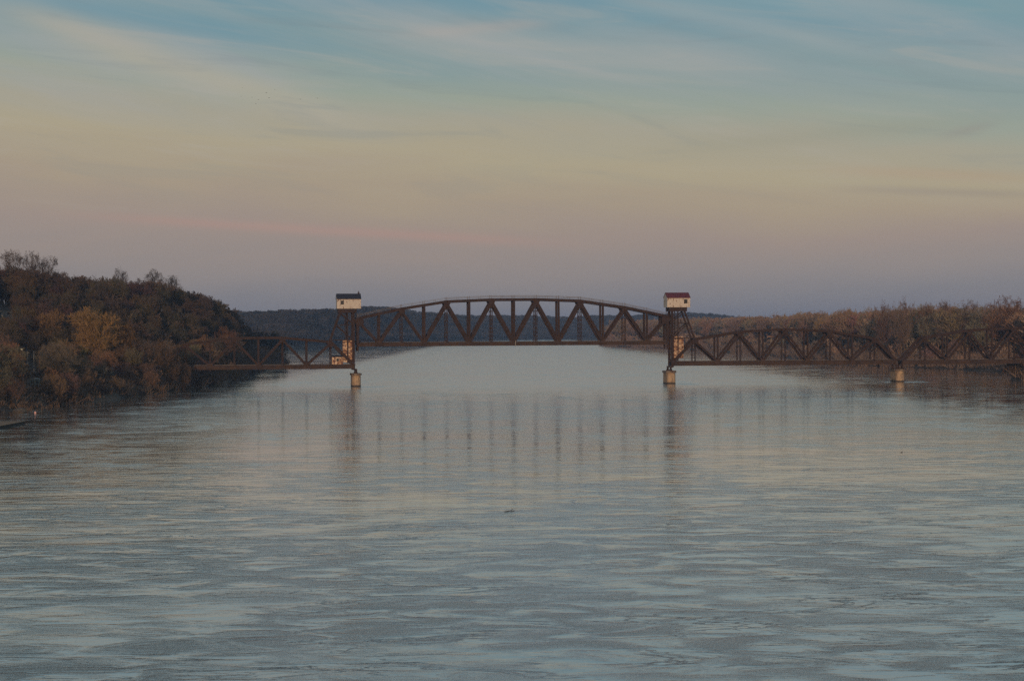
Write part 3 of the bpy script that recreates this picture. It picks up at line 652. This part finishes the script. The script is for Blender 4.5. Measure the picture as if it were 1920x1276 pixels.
# hand-placed trees: px, top row, distance, crown width px, kind, colour, pale, label
SP = [
 (22, 477, 960, 52, 'fan', (.085, .062, .046), 0, 'tall fan-shaped bare tree at the left edge on the bluff top'),
 (58, 480, 965, 50, 'fan', (.085, .062, .046), 0, 'fan-shaped bare tree second from the left edge on the bluff top'),
 (92, 489, 970, 42, 'fan', (.080, .060, .046), 0, 'wide-branching bare tree ending the tall clump on the bluff top'),
 (228, 509, 1090, 34, 'fan', (.065, .050, .042), 0, 'round-headed bare tree alone on the middle of the bluff skyline'),
 (286, 512, 1110, 46, 'fan', (.062, .050, .042), 0, 'broad fan-shaped bare tree highest on the bluff skyline left of the bridge'),
 (325, 523, 1115, 44, 'fan', (.055, .046, .040), 0, 'bare tree with domed crown just right of the broad fan-shaped one'),
 (175, 590, 800, 112, 'dense', (.24, .155, .070), 0, 'large golden-brown bare tree in the middle of the left bank'),
 (222, 606, 815, 62, 'dense', (.15, .095, .045), 0, 'olive-gold bare tree touching the right side of the large golden one'),
 (98, 589, 835, 66, 'dense', (.20, .130, .070), 0, 'upright tan bare tree left of the large golden tree'),
 (20, 633, 800, 70, 'dense', (.19, .130, .080), 0, 'low tan bare tree at the left edge behind the lamp'),
 (248, 640, 830, 48, 'oval', (.12, .070, .042), 0, 'orange-brown bare tree below the left end of the bridge rail'),
 (404, 636, 990, 40, 'fan', (.12, .095, .075), 1, 'bare tree with pale forked trunk seen through the left truss span'),
 (424, 622, 1010, 50, 'oval', (.14, .080, .055), 0, 'reddish bare tree behind the left truss span at the bluff foot'),
 (366, 622, 1000, 32, 'oval', (.09, .06, .045), 0, 'slim bare tree at the bluff foot behind the left truss hip'),
 (300, 640, 812, 40, 'oval', (.115, .08, .055), 0, 'brown bare tree standing before the approach trestle rail'),
 (322, 668, 826, 36, 'low', (.105, .075, .052), 0, 'bare tree hiding the left end post of the left truss'),
 (344, 680, 838, 26, 'low', (.10, .072, .052), 0, 'small bare tree before the first panel of the left truss'),
 (4, 546, 935, 44, 'oval', (.095, .072, .056), 0, 'bare tree rising behind the pale house at the left edge'),
 (10, 552, 952, 56, 'low', (.09, .07, .055), 0, 'low spreading bare tree on the crest behind the pale house'),
 (7, 551, 962, 50, 'dense', (.088, .066, .052), 0, 'dense bare tree on the crest line above the pale house'),
 (27, 548, 940, 40, 'oval', (.090, .066, .052), 0, 'bare tree up the slope just right of the pale house'),
 (500, 634, 1440, 46, 'dense', (.050, .045, .034), 0, 'dark rounded tree on the far spit seen through the left span'),
 (527, 640, 1450, 36, 'dense', (.050, .045, .034), 0, 'dark tree at the tip of the far spit beside open water'),
 (1695, 572, 1215, 52, 'fan', (.15, .105, .085), 0, 'pale-topped bare tree on the right bank above the sloping truss end'),
 (1736, 577, 1210, 46, 'fan', (.15, .090, .065), 0, 'reddish bare tree between two pale crowns on the right bank'),
 (1772, 574, 1190, 62, 'fan', (.14, .100, .080), 0, 'fan-shaped pale bare tree right of the reddish one on the right bank'),
 (1818, 573, 1175, 60, 'fan', (.14, .100, .080), 0, 'fan-shaped bare tree next to the biggest tree on the right bank'),
 (1884, 566, 1150, 92, 'fan', (.15, .090, .070), 0, 'biggest spreading bare tree near the right edge of the skyline'),
 (1655, 578, 1240, 50, 'fan', (.13, .08, .06), 0, 'rounded brown bare tree where the right skyline starts to rise'),
]
cands = []
def blockers(px, D):
    """openings in the left woods: a row limit that trees standing in front must keep below"""
    lim = 0
    for a, b, d, y in ((36, 84, 785, 684), (50, 82, 690, 726), (184, 216, 760, 708), (-30, 26, 905, 598), (44, 100, 735, 692)):
        if a < px < b and D < d: lim = max(lim, y)
    return lim
def cand(px0, px1, D0, D1, n, zone, hmin, hmax, cols, kinds, smin, test=None):
    pts = []
    for _ in range(n * 3):
        if len(pts) >= n: break
        D = math.sqrt(nr.uniform(D0 ** 2, D1 ** 2)); r_ = nr.uniform((px0 - 960) / FPX, (px1 - 960) / FPX); x = r_ * D
        z = float(height(x, D))
        if z < .4 or (test and not test(x, D)): continue
        if any((x - a) ** 2 + (D - b) ** 2 < smin ** 2 for a, b in pts[-260:]): continue
        pts.append((x, D)); H = nr.uniform(hmin, hmax); cands.append([x, D, z, H, H / 16 * nr.uniform(.85, 1.2), kinds[nr.integers(len(kinds))], cols[nr.integers(len(cols))], zone])
eL = lambda x, D: float(XL(D) - x)
cand(-160, 470, 700, 1300, 1250, 'bluff', 11, 16.5, C_HILL, ['oval', 'fan', 'oval', 'tall'], 5, lambda x, D: float(height(x, D)) > 8)
cand(-100, 470, 600, 1200, 330, 'low', 8, 15, C_LOW, ['oval', 'low', 'tall', 'fan'], 6, lambda x, D: float(height(x, D)) <= 9 and eL(x, D) > 8)
cand(-60, 560, 590, 1560, 700, 'edge', 4.5, 9.5, C_EDGE, ['low', 'oval', 'low'], 2.5, lambda x, D: eL(x, D) < 17)
cand(455, 560, 1400, 2900, 230, 'spit', 11, 19, C_FAR, ['oval', 'fan', 'low'], 8, lambda x, D: eL(x, D) < 70)
eR = lambda x, D: float(x - XR(D))
cand(1100, 2100, 1060, 2950, 1500, 'right', 23, 30, C_RIGHT, ['oval', 'fan', 'oval', 'fan'], 8, lambda x, D: 12 < eR(x, D) < 150)
cand(1100, 2100, 1060, 2950, 900, 'right', 9, 17, C_RIGHT, ['low', 'oval'], 4, lambda x, D: 5 < eR(x, D) < 70)
cand(1100, 2100, 1060, 2950, 1000, 'rightedge', 5, 15, [(.26, .19, .145), (.24, .18, .14), (.28, .19, .14)], ['low', 'low', 'oval'], 3, lambda x, D: 0 < eR(x, D) < 22)
cand(1878, 2050, 880, 960, 36, 'nearright', 5, 11, [(.12, .07, .045), (.10, .06, .042)], ['low', 'oval'], 2.5, lambda x, D: 0 < eR(x, D) < 30)
def fit(c):
    x, D, z, H, w, k, col, zone = c; px, py = topix(x, D, z + H)
    lim = blockers(px, D)
    if lim and py < lim:
        H2 = zof(px, lim, D) - z
        if H2 < 2.0: return None
        c[3] = H2; c[4] = H2 / 16 * 1.2
    return c
cands = [c for c in (fit(c) for c in cands) if c]
# how much of each shows
order = sorted(range(len(cands)), key=lambda i: cands[i][1]); hor = np.full(2400, 3000.)
vis = {}
for i in order:
    x, D, z, H, w, k, col, zone = cands[i]; px, pt = topix(x, D, z + H * .95); _, pb = topix(x, D, z)
    hw = max(1, int(w * 5 / D * FPX)); a, b = int(px) - hw + 200, int(px) + hw + 201
    if b < 200 or a > 2119: vis[i] = 0; continue
    a = max(a, 200); b = min(b, 2120)
    seg = hor[a:b]; vis[i] = float(np.clip(np.minimum(seg, pb) - pt, 0, None).sum()); hor[a:b] = np.minimum(seg, pt + (pb - pt) * .15)
N_IND = 300 - len(SP)
chosen = set(sorted(vis, key=lambda i: -vis[i])[:N_IND])
def ztxt(c):
    x, D, z, H, w, k, col, zone = c; px, py = topix(x, D, z + H)
    size = 'small' if H < 8 else 'tall' if H > 25 or (zone in ('bluff', 'low') and H > 14.5) else 'mid-sized'
    if zone == 'bluff':
        where = 'high on the left bluff' if z > 32 else 'halfway up the left bluff' if z > 18 else 'low on the left bluff'
        where += ' above the left truss span' if px > 330 else ' near the left edge' if px < 130 else ' above the golden tree'
    elif zone == 'low': where = 'on the flat ' + ('near the lit lamp' if px < 130 else 'behind the left truss span' if px > 340 else 'beside the golden tree')
    elif zone == 'edge': where = 'at the left waterline ' + ('by the floating dock' if px < 160 else 'under the left truss span' if px > 330 else 'before the golden tree')
    elif zone == 'spit': where = 'on the far spit beyond the left truss span'
    elif zone == 'right': where = 'in right bank woods ' + ('seen through the lift span' if px < 1245 else 'behind the right lift tower' if px < 1345 else 'behind the middle right truss' if px < 1690 else 'behind the truss at the edge')
    elif zone == 'nearright': where = 'in the clump before the bridge at the right edge'
    else: where = 'at the right waterline ' + ('seen under the lift span' if px < 1245 else 'behind the right truss span' if px < 1690 else 'beyond the squat pier')
    return f'{size} bare tree {where}'
GR = {'bluff': 'trees on the left bluff', 'low': 'trees on the flat below the bluff', 'edge': 'trees along the left waterline', 'spit': 'trees on the far spit', 'right': 'tall trees of the right bank woods', 'rightedge': 'small trees along the right waterline', 'nearright': 'trees in the clump at the right edge'}
for (px, py, D, wp, k, col, pale, lab) in SP:
    zt = zof(px, py, D); x = xof(px, py, D); z = float(height(x, D)); H = max(6, zt - z)
    cr = {'fan': 7.2, 'oval': 5.2, 'tall': 4.4, 'low': 7.5, 'dense': 7.5}[k]
    put_tree(x, D, z, H / .98, wp / FPX * D / 2 / cr, k, col, rng, lab, None, pale=pale)
for i in sorted(chosen):
    x, D, z, H, w, k, col, zone = cands[i]
    put_tree(x, D, z, H, w, k, tuple(c * rng.uniform(.85, 1.15) for c in col), rng, ztxt(cands[i]), GR[zone], lean=.1 if zone in ('edge', 'rightedge', 'nearright') else .03)
def mass(name, items, label, cat='woods', lod=None):
    vs, fs, cs, o = [], [], [], 0
    for (x, D, z, H, w, k, col) in items:
        lod_ = lod or LOD; v, f = lod_[k][rng.randrange(len(lod_[k]))]
        a = rng.random() * 6.28; ca, sa = math.cos(a), math.sin(a)
        q = np.empty_like(v); q[:, 0] = (v[:, 0] * ca - v[:, 1] * sa) * w + x; q[:, 1] = (v[:, 0] * sa + v[:, 1] * ca) * w + D; q[:, 2] = v[:, 2] * H / 16 + z
        vs.append(q); fs.append(f + o); o += len(v); j = rng.uniform(.4, 1.7) if name == 'far_woods' else rng.uniform(.8, 1.2)
        cs.append(np.tile(np.array([[col[0] * j, col[1] * j, col[2] * j, 1]], np.float32), (len(v), 1)))
    me = fastmesh(name, np.concatenate(vs), np.concatenate(fs)); me.materials.append(M_WOODS)
    at = me.color_attributes.new('tint', 'FLOAT_COLOR', 'POINT'); at.data.foreach_set('color', np.concatenate(cs).ravel())
    ob = bpy.data.objects.new(name, me); COL.objects.link(ob); setp(ob, label, cat, kind='stuff')
rest = [cands[i][:7] for i in range(len(cands)) if i not in chosen and cands[i][7] in ('bluff', 'low', 'edge', 'spit')]
mass('left_bank_woods'.replace('left_bank_', ''), rest, 'dark bare woods filling the left bluff between the nearer trees')
rest = [cands[i][:7] for i in range(len(cands)) if i not in chosen and cands[i][7] in ('right', 'rightedge', 'nearright')]
mass('woods', rest, 'brown bare woods filling the right bank behind the truss spans', lod=LODW)
# far woods on the hazy hills
far = []
while len(far) < 4600:
    px = nr.uniform(430, 1420); r_ = (px - 960) / FPX; D0 = 3000.
    for _ in range(6): D0 = float(YF(r_ * D0))
    D = D0 + nr.uniform(5, 300) ** 1.0 if nr.random() < .8 else D0 + nr.uniform(5, 60); x = r_ * D; z = float(height(x, D))
    if z < .5: continue
    H = nr.uniform(11, 15.5); far.append((x, D, z, H, H / 16 * nr.uniform(1.3, 1.9), ['oval', 'fan', 'low'][nr.integers(3)], C_FAR[nr.integers(3)]))
mass('far_woods', far, 'hazy blue-grey woods on the far hills behind the lift span', lod=LODW)
# low brush along both banks
def brush(name, label, side, n, D0, D1, h, cols):
    vs, fs, cs, o = [], [], [], 0
    while n > 0:
        D = nr.uniform(D0, D1); e_ = nr.uniform(1.5, 16) if nr.random() < .7 else nr.uniform(1.5, 60)
        x = float(XL(D)) - e_ if side < 0 else float(XR(D)) + e_ * 1.5
        z = float(height(x, D))
        if z < -.4 or abs(x / D) > .26: continue
        k = 42; b0 = nr.normal(size=(k, 3)) * np.array([1.1, 1.1, 0]) + np.array([x, D, z - .2]); hh = h * nr.uniform(.4, 1.2)
        if blockers(*((topix(x, D, z)[0]), D)): hh = min(hh, 1.6)
        tp = b0 + nr.normal(size=(k, 3)) * np.array([1.0, 1.0, .2]) * hh * .35 + np.array([0, 0, 1]) * hh * nr.uniform(.35, 1, (k, 1))
        v, f = slivers(nr, b0, tp, np.full(k, .22)); vs.append(v); fs.append(f + o); o += len(v); c = cols[nr.integers(len(cols))]
        cs.append(np.tile(np.array([[*c, 1]], np.float32), (len(v), 1))); n -= 1
    me = fastmesh(name, np.concatenate(vs), np.concatenate(fs)); me.materials.append(M_WOODS)
    at = me.color_attributes.new('tint', 'FLOAT_COLOR', 'POINT'); at.data.foreach_set('color', np.concatenate(cs).ravel())
    ob = bpy.data.objects.new(name, me); COL.objects.link(ob); setp(ob, label, 'brush', kind='stuff')
brush('brush', 'low dark leafless brush along the left waterline', -1, 3000, 560, 1600, 4.0, C_EDGE + [(.04, .032, .028)])
brush('brush', 'low brown leafless brush along the right waterline', 1, 7000, 860, 2950, 7.0, [(.22, .165, .13), (.20, .15, .12), (.24, .17, .13)])

# ------------------------------------------------------------------ small things on the left bank
def hit(px, py):
    for D in np.arange(500, 1500, 1.0):
        if float(height(xof(px, py, D), D)) >= zof(px, py, D): return float(D)
    return 900.
def gz(px, py, D): x = xof(px, py, D); return x, float(height(x, D))
# lamp
D = 788; x, z = gz(41, 655, D); zl = zof(41, 655, D)
root = empty('street_lamp', (x, D, z)); setp(root, 'lit lamp glowing yellow-white among the trees near the left edge', 'street lamp')
m = MB(); m.cyl((0, 0), .12, .08, -.5, zl - z + .3, 8); m.bar((0, 0, zl - z + .25), (0, -1.0, zl - z + .3), .1, .1); m.build('pole', M_GREY, root)
M_LAMP = bpy.data.materials.new('lamp_glow'); M_LAMP.use_nodes = True; bb = M_LAMP.node_tree.nodes['Principled BSDF']; bb.inputs['Emission Color'].default_value = (1, .82, .45, 1); bb.inputs['Emission Strength'].default_value = 2.2
m = MB(); m.box(-.34, .34, -1.45, -.95, zl - z - .08, zl - z + .14); m.build('lamp_head', M_LAMP, root)
for px, yt, yb, mm, lab in ((52, 657, 677, M_WHITEP, 'pale post right of the lit lamp, leftmost of three'), (63.5, 658, 686, M_WHITEP, 'pale middle post of the three right of the lamp'), (74, 660, 690, M_REDP, 'reddish post farthest right of the three by the lamp')):
    D = 792; x, z = gz(px, yb, D); zt = zof(px, yt, D)
    root = empty('utility_post', (x, D, z)); setp(root, lab, 'post', 'posts beside the lamp')
    m = MB(); m.cyl((0, 0), .17, .13, -.6, zt - z, 8); m.build('shaft', mm, root)
    m = MB(); m.cyl((0, 0), .2, .02, zt - z, zt - z + .18, 8); m.build('cap', mm, root)
def cottage(name, label, cat, px, py, D, w, dpt, h, rh, wallm, roofm, gable=True, wins=1):
    D = hit(px, py) - 1; print(name, 'at', D); x = xof(px, py, D); z = zof(px, py, D)
    root = empty(name, (x, D, z), .1); setp(root, label, cat)
    a = w / 2; m = MB(); m.box(-a, a, 0, dpt, -4.0, h); m.build('wall', wallm, root)
    m = MB(); m.add([(-a - .2, -.2, h), (a + .2, -.2, h), (a + .2, dpt + .2, h), (-a - .2, dpt + .2, h)] + ([(0, -.2, h + rh), (0, dpt + .2, h + rh)] if gable else [(-a - .2, dpt / 2, h + rh), (a + .2, dpt / 2, h + rh)]),
                    [(0, 1, 4), (2, 3, 5), (1, 2, 5, 4), (3, 0, 4, 5), (0, 3, 2, 1)] if gable else [(0, 1, 5, 4), (2, 3, 4, 5), (1, 2, 5), (3, 0, 4), (0, 3, 2, 1)])
    m.build('roof', roofm, root)
    for i in range(wins):
        c = -a + w * (i + .5) / wins; m = MB(); m.box(c - .45, c + .45, -.05, -.003, h * .35, h * .75); m.build('window', M_GLASS, root)
cottage('shed', 'small pale grey-green shed low on the left bank below the posts', 'shed', 65, 722, 692, 3.2, 3, 2.0, .6, M_GREENP, M_WHITEP, True, 2)
cottage('cottage', 'pale gabled cottage half hidden right of the golden tree trunk', 'cottage', 203, 706, 762, 3.6, 5, 2.6, 1.6, M_GREENP, M_WHITEP, True, 1)
cottage('house', 'pale house on the slope at the left edge halfway up the bluff', 'house', 8, 594, 908, 6.5, 6, 2.6, 1.2, M_WHITEP, M_SAND, False, 2)
def rock(name, label, px, py, D, sx, sy, sz, m_, z=0):
    x = xof(px, py, D); rr = random.Random(int(px)); vs = []; fs = []; nu, nv = 14, 8
    for j in range(nv + 1):
        for i in range(nu):
            th, ph = 2 * math.pi * i / nu, math.pi * j / nv; q = 1 + rr.uniform(-.1, .1)
            vs.append((sx * q * math.sin(ph) * math.cos(th), sy * q * math.sin(ph) * math.sin(th), sz * q * math.cos(ph)))
    for j in range(nv):
        for i in range(nu): a = j * nu + i; b = j * nu + (i + 1) % nu; fs.append((a, b, b + nu, a + nu))
    b_ = MB(); b_.add(vs, fs); o = b_.build(name, m_); o.location = (x, D, z); setp(o, label, name); return o
rock('boulder', 'long pale boulder at the waterline near the left edge', 37, 768, 604, 1.9, 2.4, 1.0, M_SAND, .3)
rock('buoy', 'small pale pink buoy on dark water near the left edge', 66, 771, 600, .28, .28, .3, simple('pink_buoy', (.75, .42, .38), .5), .1)
root = empty('floating_dock', (-117.4, 505, 0), R(.3)); setp(root, 'low dark floating dock end at the left edge of the river', 'dock')
m = MB(); m.box(-9, 0, -40, 26, -.3, .5); m.build('pontoon', M_TIMBER, root)
m = MB()
for i in range(66): m.box(-9.1, .1, -40 + i, -40 + i + .9, .502, .6)
m.build('decking', simple('weathered_plank', (.22, .15, .09), .9, 0, (.14, .10, .07), .6), root)
for px, py, L, lab in ((955, 958, 1.25, 'dark thin driftwood stick floating mid river below the lift span'), (1690, 848, .7, 'tiny crooked driftwood on the water below the squat pier')):
    D = EYE * FPX / (py + (px - 960) * .0056 - HY); x = xof(px, py, D)
    m = MB(); m.bar((-L / 2, -.6, .0), (0, 0, .05), .06, .06); m.bar((0, 0, .05), (L / 2, .35, .02), .05, .05); m.bar((L * .1, .05, .05), (L * .35, .1, .28), .05, .05)
    o = m.build('driftwood', M_TIMBER); o.location = (x, D, 0); setp(o, lab, 'driftwood', 'driftwood on the river')
# birds
for px, py, s_, where in ((499.5, 174.5, 1.0, 'darker bird, upper of the closest pair'), (504.7, 184, 1.1, 'darkest bird, lower of the closest pair'), (485, 187.5, .8, 'bird just left of the closest pair'), (480, 195, .8, 'lowest bird of the flock'), (473, 182.8, .7, 'faint bird third from left'), (454.5, 165.3, .6, 'faint bird at the upper left of the flock'), (452.3, 181.5, .55, 'faintest bird at the lower left of the flock'),
                      (515.6, 168.5, .6, 'faint bird highest and right of the pair'), (563.4, 186.5, .85, 'lone bird right of the flock'), (595.5, 184.7, .85, 'rightmost bird, farthest from the flock')):
    D = 440; x = xof(px, py, D); z = zof(px, py, D); m = MB()
    n = 8; body = []
    for j, (yy, r_) in enumerate(((-.5, .01), (-.3, .10), (0, .13), (.28, .08), (.5, .03))):
        body += [(r_ * math.cos(2 * math.pi * i / n), yy, r_ * math.sin(2 * math.pi * i / n)) for i in range(n)]
    m.add(body, [(j * n + i, j * n + (i + 1) % n, (j + 1) * n + (i + 1) % n, (j + 1) * n + i) for j in range(4) for i in range(n)])
    for k in (-1, 1):
        m.add([(k * .08, -.15, .05), (k * .08, .18, .05), (k * .5, .12, .26), (k * .5, -.12, .26), (k * .95, -.05, .14), (k * .08, 0, .09)], [(0, 1, 2, 3), (3, 2, 4), (0, 3, 5), (5, 2, 1)])
    o = m.build('bird', M_BIRD); o.location = (x, D, z); o.scale = (s_ * .32,) * 3; o.rotation_euler = (0, 0, .7); setp(o, where + ' against the sky', 'bird', 'birds in the sky')
# ------------------------------------------------------------------ haze
hm = bpy.data.materials.new('haze'); hm.use_nodes = True; q = NT(hm.node_tree); q.n.clear()
pv = q.new('ShaderNodeVolumePrincipled'); pv.inputs['Color'].default_value = (.36, .58, .95, 1); pv.inputs['Density'].default_value = 7.5e-5; pv.inputs['Anisotropy'].default_value = 0
oo = q.new('ShaderNodeOutputMaterial'); q.l.new(pv.outputs[0], oo.inputs['Volume'])
m = MB(); m.box(-12700, 12700, -950, 12800, -4.2, 74); hz = m.build('haze', hm); setp(hz, kind='stuff')
sc.cycles.use_denoising = False; sc.cycles.use_adaptive_sampling = False; sc.cycles.volume_bounces = 0; sc.cycles.max_bounces = 6; sc.cycles.diffuse_bounces = 2; sc.cycles.glossy_bounces = 3
sc.cycles.transparent_max_bounces = 8
